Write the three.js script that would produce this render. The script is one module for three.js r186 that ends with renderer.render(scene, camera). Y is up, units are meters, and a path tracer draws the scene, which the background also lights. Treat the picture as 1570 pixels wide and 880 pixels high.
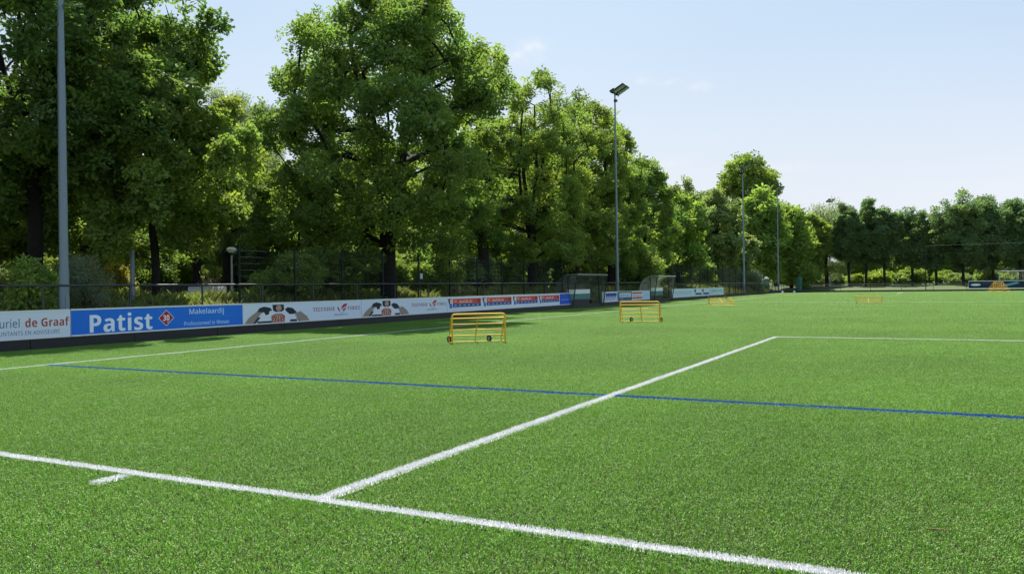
import * as THREE from 'three';
import { mergeGeometries } from 'three/addons/utils/BufferGeometryUtils.js';
import { createNoise2D, createNoise3D } from 'simplex-noise';

// ---------------------------------------------------------------- camera, sky, sun, exposure
const scene = new THREE.Scene();
const renderer = new THREE.WebGLRenderer({ antialias: true });
renderer.setSize(1024, 573);
renderer.toneMapping = THREE.LinearToneMapping;
const EXPOSURE = 2.4;
renderer.toneMappingExposure = EXPOSURE;
renderer.shadowMap.enabled = true;

const camera = new THREE.PerspectiveCamera(39.17, 1024 / 573, 0.1, 1500);
{
  const yaw = -0.482, pitch = -0.0002, roll = -0.0134;
  const F = new THREE.Vector3(Math.sin(yaw) * Math.cos(pitch), Math.sin(pitch), -Math.cos(yaw) * Math.cos(pitch));
  const r = new THREE.Vector3(Math.cos(yaw), 0, Math.sin(yaw));
  const u = new THREE.Vector3().crossVectors(r, F);
  const R = r.clone().multiplyScalar(Math.cos(roll)).addScaledVector(u, Math.sin(roll));
  const U = u.clone().multiplyScalar(Math.cos(roll)).addScaledVector(r, -Math.sin(roll));
  camera.position.set(14.2816, 1.3226, 3.8709);
  camera.quaternion.setFromRotationMatrix(new THREE.Matrix4().makeBasis(R, U, F.clone().negate()));
}
const CAM = camera.position.clone();

const SUN_EL = THREE.MathUtils.degToRad(55), SUN_AZ = THREE.MathUtils.degToRad(-31);
const SUN = new THREE.Vector3(Math.sin(SUN_AZ) * Math.cos(SUN_EL), Math.sin(SUN_EL), -Math.cos(SUN_AZ) * Math.cos(SUN_EL));
const sun = new THREE.DirectionalLight(new THREE.Color(1, 0.955, 0.87), 5);
sun.position.copy(SUN).multiplyScalar(200).add(new THREE.Vector3(0, 0, -50));
sun.target.position.set(0, 0, -50);
sun.castShadow = true;
sun.shadow.mapSize.set(4096, 4096);
Object.assign(sun.shadow.camera, { left: -90, right: 90, top: 90, bottom: -90, near: 10, far: 450 });
sun.shadow.bias = -0.0005;
scene.add(sun, sun.target);

// clear pale summer sky, a little haze at the horizon, some fair-weather wisps
const n3sky = createNoise3D(mulberry(5));
function mulberry(a) { return () => { a |= 0; a = a + 0x6D2B79F5 | 0; let t = Math.imul(a ^ a >>> 15, 1 | a); t = t + Math.imul(t ^ t >>> 7, 61 | t) ^ t; return ((t ^ t >>> 14) >>> 0) / 4294967296; }; }
{
  const W = 2048, H = 1024, data = new Float32Array(W * H * 4), k = 1 / EXPOSURE;
  const mix = (a, b, t) => a + (b - a) * t;
  const sm = (a, b, x) => { x = Math.min(1, Math.max(0, (x - a) / (b - a))); return x * x * (3 - 2 * x); };
  // wisps: azimuth, elevation, half width, half height (degrees), strength
  const wisps = [[-115.9, 16.6, 0.75, 0.42, 1.0], [-117.0, 15.9, 1.3, 0.45, 0.75], [-108.2, 14.15, 0.6, 0.28, 0.55], [-106.5, 13.85, 0.9, 0.22, 0.45], [-104.1, 13.4, 0.9, 0.32, 0.5], [-98.7, 7.7, 1.5, 0.25, 0.5], [-106.4, 8.4, 1.2, 0.25, 0.35], [-60, 12, 3, 0.8, 0.6], [-150, 20, 3, 0.8, 0.6], [-20, 9, 4, 0.7, 0.5], [40, 14, 4, 0.9, 0.5], [110, 10, 4, 0.8, 0.5], [170, 15, 3, 0.9, 0.5]];
  const lo = [0.88, 0.915, 0.97], mid = [0.465, 0.65, 0.895], hi = [0.15, 0.29, 0.62];
  for (let j = 0; j < H; j++) {
    const el = (j + 0.5) / H * Math.PI - Math.PI / 2, eld = el * 180 / Math.PI;
    const t1 = sm(0, 22, eld), t2 = sm(14, 80, eld);
    for (let i = 0; i < W; i++) {
      const az = ((i + 0.5) / W - 0.5) * Math.PI * 2;
      const x = Math.cos(el) * Math.cos(az), y = Math.sin(el), z = Math.cos(el) * Math.sin(az);
      const cs = x * SUN.x + y * SUN.y + z * SUN.z, ang = Math.acos(Math.min(1, Math.max(-1, cs))) * 180 / Math.PI;
      const glow = 0.30 * Math.exp(-Math.pow(ang / 40, 4)) + 0.4 * Math.exp(-Math.pow(ang / 12, 2));
      const veil = 0.02 * n3sky(x * 2.2, y * 5, z * 2.2);
      const c = [0, 1, 2].map(q => mix(mix(lo[q], mid[q], t1), hi[q], t2) * (1 + veil));
      let cl = 0;
      for (const [ca, ce, w, h, s] of wisps) {
        const dx = (az * 180 / Math.PI - ca) / w, dy = (eld - ce) / h, d = dx * dx + dy * dy;
        if (d < 6) cl = Math.max(cl, s * Math.exp(-d) * Math.max(0, 0.75 + 0.7 * n3sky(x * 60, y * 110, z * 60) + 0.35 * n3sky(x * 150, y * 240, z * 150)));
      }
      cl = Math.min(1, cl) * 0.75;
      const o = (j * W + i) * 4, wt = [0.95, 0.96, 0.98];
      for (let q = 0; q < 3; q++) {
        let v = c[q] + glow * [1, 0.85, 0.45][q];
        v = mix(v, wt[q], cl);
        data[o + q] = v * k;
      }
      data[o + 3] = 1;
    }
  }
  const sky = new THREE.DataTexture(data, W, H, THREE.RGBAFormat, THREE.FloatType);
  sky.mapping = THREE.EquirectangularReflectionMapping;
  sky.magFilter = sky.minFilter = THREE.LinearFilter;
  sky.needsUpdate = true;
  scene.background = sky;
  scene.environment = sky;
}

// ---------------------------------------------------------------- helpers
const rnd = mulberry(20240611);
const rr = (a, b) => a + (b - a) * rnd();
const n2 = createNoise2D(mulberry(11)), n3 = createNoise3D(mulberry(12));
const smooth = (a, b, x) => { x = Math.min(1, Math.max(0, (x - a) / (b - a))); return x * x * (3 - 2 * x); };
const lin = (r, g, b) => new THREE.Color().setRGB(r, g, b);
const std = (color, roughness = 0.7, metalness = 0, extra = {}) => new THREE.MeshStandardMaterial({ color, roughness, metalness, ...extra });
const taken = {};
function numbered(name) { const n = taken[name] = (taken[name] ?? -1) + 1; return n ? `${name}_${String(n).padStart(3, '0')}` : name; }
const flat = g => { const h = g.index ? g.toNonIndexed() : g; for (const k of Object.keys(h.attributes)) if (!['position', 'normal', 'uv'].includes(k)) h.deleteAttribute(k); return h; };
const join = list => list.length === 1 ? list[0] : mergeGeometries(list.map(flat));
function box(w, h, d, x = 0, y = 0, z = 0, rx = 0, ry = 0, rz = 0) {
  const g = new THREE.BoxGeometry(w, h, d);
  if (rx || ry || rz) g.applyMatrix4(new THREE.Matrix4().makeRotationFromEuler(new THREE.Euler(rx, ry, rz)));
  return g.translate(x, y, z);
}
const V = (x, y, z) => new THREE.Vector3(x, y, z);
function bar(a, b, r0, r1 = r0, seg = 8) {            // a round bar from a to b
  const d = b.clone().sub(a), g = new THREE.CylinderGeometry(r1, r0, d.length(), seg, 1, false);
  g.applyQuaternion(new THREE.Quaternion().setFromUnitVectors(V(0, 1, 0), d.clone().normalize()));
  const m = a.clone().add(b).multiplyScalar(0.5);
  return g.translate(m.x, m.y, m.z);
}
function roundTube(points, r, seg = 6, corner = 0.06) { // pipe through points with rounded bends
  const path = new THREE.CurvePath();
  let prev = points[0];
  for (let i = 1; i < points.length; i++) {
    if (i === points.length - 1) { path.add(new THREE.LineCurve3(prev, points[i])); break; }
    const p = points[i], a = p.clone().addScaledVector(prev.clone().sub(p).normalize(), corner), b = p.clone().addScaledVector(points[i + 1].clone().sub(p).normalize(), corner);
    path.add(new THREE.LineCurve3(prev, a)); path.add(new THREE.QuadraticBezierCurve3(a, p, b)); prev = b;
  }
  const pts = [];
  for (const c of path.curves) { const n = c.isLineCurve3 ? 1 : 5; for (let k = 0; k < n; k++) pts.push(c.getPoint(k / n)); }
  pts.push(points[points.length - 1]);
  return sweep(pts, pts.map(() => r), seg);
}
function sweep(pts, radii, seg) {                      // tapered tube along pts
  const pos = [], nor = [], uv = [], idx = [];
  let ref = V(0.3, 0.1, 1).normalize(), along = 0;
  for (let i = 0; i < pts.length; i++) {
    const t = pts[Math.min(i + 1, pts.length - 1)].clone().sub(pts[Math.max(i - 1, 0)]).normalize();
    const a = ref.clone().addScaledVector(t, -ref.dot(t)).normalize(), b = V(0, 0, 0).crossVectors(t, a);
    ref = a;
    if (i) along += pts[i].distanceTo(pts[i - 1]);
    for (let k = 0; k <= seg; k++) {
      const th = k / seg * Math.PI * 2, n = a.clone().multiplyScalar(Math.cos(th)).addScaledVector(b, Math.sin(th));
      pos.push(pts[i].x + n.x * radii[i], pts[i].y + n.y * radii[i], pts[i].z + n.z * radii[i]); nor.push(n.x, n.y, n.z); uv.push(k / seg, along);
    }
  }
  for (let i = 0; i < pts.length - 1; i++) for (let k = 0; k < seg; k++) { const a = i * (seg + 1) + k, b = a + seg + 1; idx.push(a, a + 1, b, a + 1, b + 1, b); }
  const g = new THREE.BufferGeometry();
  g.setAttribute('position', new THREE.Float32BufferAttribute(pos, 3)); g.setAttribute('normal', new THREE.Float32BufferAttribute(nor, 3)); g.setAttribute('uv', new THREE.Float32BufferAttribute(uv, 2)); g.setIndex(idx);
  return g;
}
function part(name, geos, mat, parent) { const m = new THREE.Mesh(Array.isArray(geos) ? join(geos) : geos, mat); m.name = name; m.castShadow = m.receiveShadow = true; parent.add(m); return m; }
function thing(name, label, category, pos = [0, 0, 0], turn = 0, group) {
  const g = new THREE.Group(); g.name = numbered(name); g.position.set(...pos); g.rotation.y = turn;
  g.userData = { label, category }; if (group) g.userData.group = group;
  scene.add(g); return g;
}
function struct(name, geos, mat, label) { const m = part(numbered(name), geos, mat, scene); m.userData = { kind: 'structure', label, category: name.split('_').pop() }; return m; }
function copy(o, pos, turn, label, group) {
  const c = o.clone(); c.name = numbered(o.name.replace(/_\d{3}$/, '')); c.userData = { ...o.userData }; scene.add(c);
  if (pos) c.position.set(...pos); if (turn !== undefined) c.rotation.y = turn; if (label) c.userData.label = label; if (group) c.userData.group = group;
  return c;
}
function canvasTex(w, h, draw) {
  const c = document.createElement('canvas'); c.width = w; c.height = h; draw(c.getContext('2d'), w, h);
  const t = new THREE.CanvasTexture(c); t.colorSpace = THREE.SRGBColorSpace; t.anisotropy = 8; return t;
}
function noiseTex(size, fn, srgb = false, repeat) {
  const d = new Uint8Array(size * size * 4);
  for (let j = 0; j < size; j++) for (let i = 0; i < size; i++) { const c = fn(i / size, j / size), o = (j * size + i) * 4; for (let q = 0; q < 3; q++) d[o + q] = Math.max(0, Math.min(255, (Array.isArray(c) ? c[q] : c) * 255)); d[o + 3] = 255; }
  const t = new THREE.DataTexture(d, size, size); t.wrapS = t.wrapT = THREE.RepeatWrapping; t.magFilter = THREE.LinearFilter; t.minFilter = THREE.LinearMipmapLinearFilter; t.generateMipmaps = true; t.anisotropy = 8;
  if (srgb) t.colorSpace = THREE.SRGBColorSpace; if (repeat) t.repeat.set(...repeat); t.needsUpdate = true; return t;
}
const torus = (u, v, f, n = n3) => { const a = u * Math.PI * 2, b = v * Math.PI * 2, R = f / (Math.PI * 2); return n(Math.cos(a) * R + Math.cos(b) * R * 0.71, Math.sin(a) * R + Math.cos(b) * R * 0.71 + 3, Math.sin(b) * R + 7); };

// ---------------------------------------------------------------- terrain
const bank = (x, z) => 0.76 * smooth(-5.3, -8.0, x) * (1 - 0.85 * smooth(-10.5, -14, x)) * (1 - smooth(-98, -112, z)) + 0.78 * smooth(-115, -131, z);
const groundY = (x, z) => bank(x, z) + (x < -5.5 ? 0.06 * n2(x * 0.3, z * 0.3) * smooth(-5.5, -7.5, x) : 0) - 0.03;
{
  const xs = [-900, -500, -250, -120, -70, -45, -32], zs = [500, 250, 100, 40];
  for (let x = -26; x < -4.7; x += 0.7) xs.push(x);
  xs.push(-4.6, 10, 40, 68, 120, 300, 900);
  for (let z = 14; z > -116; z -= 1.3) zs.push(z);
  zs.push(-118, -121, -124, -127, -131, -150, -200, -300, -600, -1200);
  const pos = [], col = [], uv = [], idx = [];
  for (const z of zs) for (const x of xs) {
    pos.push(x, groundY(x, z), z); uv.push(x / 4, z / 4);
    const n = 0.5 + 0.5 * n2(x * 0.12 + 9, z * 0.12), m = x < -10 && z > -112 ? 1 : 0;
    const g = [0.10, 0.17, 0.035], s = [0.10, 0.085, 0.05], f = m ? 0.25 + 0.55 * n : 0.12 * n;
    col.push(...g.map((v, q) => v + (s[q] - v) * f));
  }
  const w = xs.length;
  for (let j = 0; j < zs.length - 1; j++) for (let i = 0; i < w - 1; i++) { const a = j * w + i, b = a + w; idx.push(a, a + 1, b, a + 1, b + 1, b); }
  const g = new THREE.BufferGeometry();
  g.setAttribute('position', new THREE.Float32BufferAttribute(pos, 3)); g.setAttribute('color', new THREE.Float32BufferAttribute(col, 3)); g.setAttribute('uv', new THREE.Float32BufferAttribute(uv, 2)); g.setIndex(idx); g.computeVertexNormals();
  const t = noiseTex(512, (u, v) => { const k = 0.72 + 0.18 * torus(u, v, 60) + 0.16 * torus(u, v, 170); return [k, k * (0.97 + 0.05 * torus(u, v, 30)), k * 0.9]; }, true);
  struct('ground', g, new THREE.MeshStandardMaterial({ vertexColors: true, map: t, roughness: 1 }), 'grass and soil ground around the artificial pitch');
}

// ---------------------------------------------------------------- pitch: turf carpet, markings, fibres
const PX0 = -4.22, PX1 = 66, PZ0 = 10, PZ1 = -112.5, HALF = -53.2, FARGOAL = -106.4, BOXX = 10.868;
const turfTone = (x, z) => {                           // slow variations of the fibre: rolls of carpet, brushing, wear
  const a = n2(x * 0.3, z * 0.2) * 0.6 + n2(x * 0.8 + 40, z * 0.55) * 0.4;
  return 1 + 0.13 * a + 0.03 * Math.sign(Math.sin(z * Math.PI / 4));
};
{
  const g = new THREE.PlaneGeometry(PX1 - PX0, PZ0 - PZ1, 1, 1).rotateX(-Math.PI / 2).translate((PX0 + PX1) / 2, 0, (PZ0 + PZ1) / 2);
  const p = g.attributes.position, uv = g.attributes.uv;
  for (let i = 0; i < p.count; i++) uv.setXY(i, p.getX(i) / 6, p.getZ(i) / 6);
  const t = noiseTex(1024, (u, v) => { const k = 0.80 + 0.07 * torus(u, v, 14) + 0.10 * torus(u, v, 90) + 0.14 * torus(u, v, 330); return [k * (0.97 + 0.05 * torus(u, v, 22)), k, k * 0.95]; }, true);
  const b = noiseTex(1024, (u, v) => 0.5 + 0.25 * torus(u, v, 420) + 0.25 * torus(u, v, 200));
  struct('pitch', g, new THREE.MeshPhysicalMaterial({ color: lin(0.040, 0.052, 0.022), map: t, bumpMap: b, bumpScale: 0.015, roughness: 1, specularIntensity: 0.08 }), 'green artificial turf football pitch');
}
const white = std(lin(0.78, 0.79, 0.80), 0.7), blue = std(lin(0.012, 0.075, 0.30), 0.7);
// name, label, x0, z0, x1, z1, half width, material, which
const LW = 0.055;
const LINES = [
  ['goal_line', 'wide white goal line crossing the turf with short tick mark', 0, 0, 62, 0, LW, 'w'],
  ['penalty_box_line', 'white penalty box side line running from goal line away across the turf', BOXX, -LW, BOXX, -16.5 - LW, LW, 'w'],
  ['penalty_box_line', 'white penalty box front line parallel to the blue line', BOXX + LW, -16.5, 51.1, -16.5, LW, 'w'],
  ['touch_line', 'white touchline running along the advertising boards', 0, -LW, 0, FARGOAL, LW, 'w'],
  ['youth_pitch_line', 'thin blue line crossing the white penalty box side line', LW, -5.136, 61.9, -5.136, 0.06, 'b'],
  ['corner_mark', 'short white tick outside the goal line', 9.15, 0.06, 9.15, 0.31, LW, 'w'],
  ['halfway_line', 'white halfway line across the far turf behind the small yellow goals', LW, HALF, 61.9, HALF, LW, 'w'],
  ['far_box_line', 'white side line of the far penalty box', BOXX, -89.9, BOXX, FARGOAL + LW, LW, 'w'],
  ['far_goal_line', 'white far goal line by the far black kerb', LW, FARGOAL, 61.9, FARGOAL, LW, 'w'],
];
function inLine(l, x, z, pad = 0) { const [, , x0, z0, x1, z1, w] = l; return x0 === x1 ? Math.abs(x - x0) < w + pad && z < Math.max(z0, z1) && z > Math.min(z0, z1) : Math.abs(z - z0) < w + pad && x > Math.min(x0, x1) && x < Math.max(x0, x1); }
LINES.forEach((l, i) => {
  const [name, label, x0, z0, x1, z1, w, c] = l;
  const g = new THREE.PlaneGeometry(x0 === x1 ? 2 * w : Math.abs(x1 - x0), x0 === x1 ? Math.abs(z1 - z0) : 2 * w).rotateX(-Math.PI / 2).translate((x0 + x1) / 2, 0.004, (z0 + z1) / 2);
  if (name === 'youth_pitch_line') { // the white line is cut through the blue one
    l.mesh = struct(name, [new THREE.PlaneGeometry(BOXX - LW - x0, 2 * w).rotateX(-Math.PI / 2).translate((BOXX - LW + x0) / 2, 0.004, z0), new THREE.PlaneGeometry(x1 - BOXX - LW, 2 * w).rotateX(-Math.PI / 2).translate((BOXX + LW + x1) / 2, 0.004, z0)], blue, label);
  } else l.mesh = struct(name, g, c === 'w' ? white : blue, label);
  l.spots = {};
});
{
  // woven carpet: tiles of single fibres, cut along the markings; every fibre is real geometry, tiles are repeated and turned
  function tile(seed, w, d, n, colour, bend = 1) {
    const q = mulberry(seed), pos = [], col = [], nor = [], c = [0, 0, 0];
    for (let k = 0; k < n; k++) {
      const x = (q() - 0.5) * w, z = (q() - 0.5) * d, f = q() * 6.283, hw = 0.0013 + 0.0008 * q(), la = q() * 6.283, lean = (0.006 + 0.020 * q()) * bend, h = 0.017 + 0.011 * q();
      const dx = Math.cos(f) * hw, dz = Math.sin(f) * hw, tx = Math.cos(la) * lean, tz = Math.sin(la) * lean;
      const A = [x - dx, 0, z - dz], B = [x + dx, 0, z + dz], C = [x + tx * 0.33 - dx, h * 0.78, z + tz * 0.33 - dz], D = [x + tx * 0.33 + dx, h * 0.78, z + tz * 0.33 + dz], E = [x + tx, h, z + tz];
      pos.push(...A, ...B, ...D, ...A, ...D, ...C, ...C, ...D, ...E); colour(q(), q(), c); for (let i = 0; i < 9; i++) col.push(...c);
    }
    const g = new THREE.BufferGeometry(); g.setAttribute('position', new THREE.Float32BufferAttribute(pos, 3)); g.setAttribute('color', new THREE.Float32BufferAttribute(col, 3)); g.computeVertexNormals(); return g;
  }
  const set = (c, r, g, b, k) => { c[0] = r * k; c[1] = g * k; c[2] = b * k; };
  const greenC = (e, f, c) => { const k = 0.72 + 0.56 * e; f > 0.86 ? set(c, 0.28, 0.40, 0.08, k) : f > 0.45 ? set(c, 0.170, 0.358, 0.027, k) : set(c, 0.108, 0.272, 0.018, k); };
  const whiteC = (e, f, c) => f > 0.965 ? set(c, 0.3, 0.4, 0.2, 1) : set(c, 0.66, 0.665, 0.67, 0.85 + 0.28 * e), blueC = (e, f, c) => f > 0.95 ? set(c, 0.1, 0.25, 0.06, 1) : set(c, 0.006, 0.11, 0.40, 0.8 + 0.4 * e);
  const S0 = 0.5, VAR = 7, greens = [], spots = [];
  for (let v = 0; v < VAR; v++) { greens.push(tile(300 + v, S0, S0, 2350, greenC)); spots.push([]); }
  const strip = { w: tile(401, 2 * LW, S0, 1350, whiteC, 0.45), ws: tile(404, 2 * LW, 0.25, 675, whiteC, 0.45), wx: tile(405, 2 * LW, 0.11, 300, whiteC, 0.45), b: tile(402, 0.12, S0, 1250, blueC, 0.45), g: tile(403, 0.1, S0, 470, greenC) }, narrow = [];
  const fibre = new THREE.MeshPhysicalMaterial({ vertexColors: true, roughness: 0.85, transmission: 0.35, thickness: 0, side: THREE.DoubleSide, specularIntensity: 0.6, clearcoat: 0.3, clearcoatRoughness: 0.5 });
  const fibreLine = new THREE.MeshPhysicalMaterial({ vertexColors: true, roughness: 0.9, transmission: 0.12, thickness: 0, side: THREE.DoubleSide });
  const xs = new Set([PX0, PX1]), zs = new Set([PZ0, PZ1]);
  for (const [, , x0, z0, x1, z1, w] of LINES) { if (x0 === x1) { xs.add(x0 - w); xs.add(x0 + w); zs.add(z0); zs.add(z1); } else { zs.add(z0 - w); zs.add(z0 + w); xs.add(x0); xs.add(x1); } }
  const up = k => [...k].sort((a, b) => a - b).filter((v, i, l) => !i || v - l[i - 1] > 0.004), X = up(xs), Z = up(zs), rg = mulberry(31);
  const dirX = Math.sin(-0.482), dirZ = -Math.cos(-0.482);
  const seen = (x, z) => { const dx = x - CAM.x, dz = z - CAM.z, r = Math.hypot(dx, dz); return r < 3.2 || (dx * dirX + dz * dirZ) / r > 0.70; };
  for (let i = 0; i < X.length - 1; i++) for (let j = 0; j < Z.length - 1; j++) {
    const w = X[i + 1] - X[i], d = Z[j + 1] - Z[j], l = LINES.find(l => inLine(l, X[i] + w / 2, Z[j] + d / 2)), alongX = l && l[2] !== l[4];
    const thinX = !l && w < 0.4, thinZ = !l && d < 0.4 && !thinX, nx = l && !alongX ? 1 : Math.max(1, Math.round(w / (thinX ? 0.1 : S0))), nz = alongX ? 1 : Math.max(1, Math.round(d / (thinZ ? 0.1 : S0))), cw = w / nx, cd = d / nz;
    for (let a = 0; a < nx; a++) for (let b = 0; b < nz; b++) {
      const x = X[i] + cw * (a + 0.5), z = Z[j] + cd * (b + 0.5); if (!seen(x, z)) continue;
      const q = rg(), v = Math.floor(rg() * VAR);
      if (l) { const len = alongX ? cw : cd, [kind, unit] = l[7] === 'b' || len > 0.38 ? ['', S0] : len > 0.18 ? ['s', 0.25] : ['x', 0.11]; (l.spots[kind] ??= []).push(alongX ? [x, z, cd / (2 * l[6]), cw / unit, q < 0.5 ? Math.PI / 2 : -Math.PI / 2] : [x, z, cw / (2 * l[6]), cd / unit, q < 0.5 ? 0 : Math.PI]); }
      else if (thinX || thinZ) narrow.push(cw < cd ? [x, z, cw / 0.1, cd / S0, q < 0.5 ? 0 : Math.PI] : [x, z, cd / 0.1, cw / S0, q < 0.5 ? Math.PI / 2 : -Math.PI / 2]);
      else { const t = Math.floor(q * 4); spots[v].push([x, z, (t % 2 ? cd : cw) / S0, (t % 2 ? cw : cd) / S0, t * Math.PI / 2]); }
    }
  }
  const m4 = new THREE.Matrix4(), qn = new THREE.Quaternion(), eu = new THREE.Euler(), col = new THREE.Color();
  function plant(list, geo, mat, name, parent, tone) {
    const im = new THREE.InstancedMesh(geo, mat, list.length); im.name = name; im.castShadow = im.receiveShadow = true; im.userData = { kind: 'stuff' };
    list.forEach(([x, z, sx, sz, t], i) => { m4.compose(V(x, 0.0045, z), qn.setFromEuler(eu.set(0, t, 0)), V(sx, 0.96 + 0.1 * n2(x, z), sz)); im.setMatrixAt(i, m4); const k = tone ? tone(x, z) : 1; im.setColorAt(i, col.setRGB(k, k, k)); });
    parent.add(im);
  }
  const turf = new THREE.Group(); turf.name = 'turf_grass'; turf.userData = { kind: 'stuff', label: 'short green plastic grass fibres of the pitch', category: 'grass' }; scene.add(turf);
  spots.forEach((l, v) => plant(l, greens[v], fibre, 'turf_fibres', turf, turfTone));
  plant(narrow, strip.g, fibre, 'turf_fibres', turf, turfTone);
  LINES.forEach(l => { for (const [kind, list] of Object.entries(l.spots)) plant(list, strip[l[7] + kind], fibreLine, 'line_fibres', l.mesh); });
}

// ---------------------------------------------------------------- boundary: kerb, railing, boards, mesh fences
const BX = -4.3;
const black = std(lin(0.012, 0.013, 0.016), 0.6), railMat = std(lin(0.045, 0.05, 0.06), 0.45, 0.3), darkGreen = std(lin(0.007, 0.017, 0.015), 0.9), alu = std(lin(0.75, 0.77, 0.8), 0.35, 0.2), galv = std(lin(0.20, 0.25, 0.29), 0.5, 0.35), boardWhite = std(lin(0.78, 0.8, 0.84), 0.4);
{
  const k = thing('kerb_plinth', 'low black plinth along the touchline under the advertising boards', 'plinth');
  for (let z = 9; z > -112; z -= 2.75) part('plinth_panel', box(0.07, 0.27, 2.735, BX - 0.02 + 0.004 * Math.sin(z * 7), 0.125, z - 1.3675), black, k);
  const f = thing('kerb_plinth', 'low black kerb across the far end of the pitch before the trees', 'plinth');
  for (let x = BX; x < 66; x += 2.75) part('plinth_panel', box(2.735, 0.24, 0.08, x + 1.37, 0.11, -112.6), black, f);
}
function railing(name, label, a, b, h, step, parent) {
  const t = thing(name, label, 'railing'), d = b.clone().sub(a), n = Math.round(d.length() / step);
  for (let i = 0; i <= n; i++) { const p = a.clone().addScaledVector(d, i / n); part('post', [bar(V(p.x, p.y - 0.15, p.z), V(p.x, p.y + h - 0.02, p.z), 0.026)], railMat, t); }
  part('top_rail', bar(V(a.x, a.y + h, a.z), V(b.x, b.y + h, b.z), 0.027, 0.027, 10), railMat, t);
  return t;
}
railing('railing', 'dark metal railing on posts behind the white and blue boards', V(BX - 0.14, 0, 6.2), V(BX - 0.14, 0, -38.45), 1.50, 2.35);
railing('railing', 'dark metal railing between and beyond the two dugouts', V(BX - 0.14, 0, -44.3), V(BX - 0.14, 0, -53.7), 1.50, 2.35);
railing('railing', 'dark metal railing running from second dugout to the far corner', V(BX - 0.14, 0, -59.2), V(BX - 0.14, 0, -112.7), 1.38, 2.35);
railing('railing', 'dark metal railing behind the kerb at the far end', V(BX + 0.1, 0, -112.75), V(18.0, 0, -112.75), 1.05, 3.6);
{ // vertical bar fence near the far corner
  const t = thing('bar_fence', 'low dark vertical bar fence near the far corner of the pitch', 'fence');
  for (let z = -78.2; z > -110; z -= 0.5) part('bar', box(0.03, 0.85, 0.03, BX - 0.05, 0.68, z), black, t);
  part('lower_rail', box(0.035, 0.035, 31.9, BX - 0.05, 0.33, -94.15), black, t);
  part('upper_rail', box(0.035, 0.035, 31.9, BX - 0.05, 1.12, -94.15), black, t);
}
function meshFence(label, z0, z1, n, h, x = BX - 0.28) {
  const t = thing('mesh_fence', label, 'fence'), step = (z1 - z0) / n;
  for (let i = 0; i <= n; i++) part('post', box(0.05, h + 0.1, 0.05, x, h / 2, z0 + step * i), darkGreen, t);
  for (let i = 0; i < n; i++) {
    const a = z0 + step * i, m = a + step / 2, L = Math.abs(step) - 0.07, gs = [];
    for (let y = 0.15; y < h; y += 0.2) for (const dx of [0.011, -0.011]) gs.push(new THREE.CylinderGeometry(0.0042, 0.0042, L, 4, 1, true).rotateX(Math.PI / 2).translate(x + dx, y, m));
    for (let k = 0; k <= L / 0.05; k++) gs.push(new THREE.CylinderGeometry(0.0026, 0.0026, h - 0.1, 3, 1, true).translate(x, h / 2, a + Math.sign(step) * (0.035 + k * 0.05)));
    const w = part('wire_panel', gs, darkGreen, t); w.userData = { kind: 'stuff' };
  }
}
meshFence('tall dark green wire mesh fence behind the goalkeeper advertising boards', -14.15, -38.4, 10, 2.70);
meshFence('tall dark green wire mesh fence between second dugout and far mast', -60.2, -87.0, 9, 3.0);

// boards: z from, z to, label, drawing, group
const FONT = 'sans-serif';
function text(c, s, x, y, size, color, { weight = 'bold', align = 'left', width } = {}) { c.font = `${weight} ${size}px ${FONT}`; c.fillStyle = color; c.textAlign = align; c.textBaseline = 'alphabetic'; width ? c.fillText(s, x, y, width) : c.fillText(s, x, y); }
function stretch(c, s, x, y, size, w, color, weight = 'bold', font = FONT) { c.save(); c.font = `${weight} ${size}px ${font}`; c.textAlign = 'left'; c.textBaseline = 'alphabetic'; const m = c.measureText(s).width; c.translate(x, y); c.scale(w / m, 1); c.fillStyle = color; c.fillText(s, 0, 0); c.restore(); }
function strokes(c, n, x, y, size, w, color) {           // lettering too small in the photograph to be read: letter-like strokes only
  const q = mulberry(n * 97 + Math.round(size)), cw = w / n; c.fillStyle = color;
  for (let i = 0; i < n; i++) { const px = x + i * cw, h = size * (0.52 + 0.2 * q()); c.fillRect(px, y - h, cw * 0.2, h); if (q() < 0.75) c.fillRect(px, y - h, cw * 0.68, size * 0.13); if (q() < 0.6) c.fillRect(px, y - size * 0.13, cw * 0.68, size * 0.13); if (q() < 0.6) c.fillRect(px + cw * 0.5, y - h, cw * 0.2, h); }
}
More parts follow.
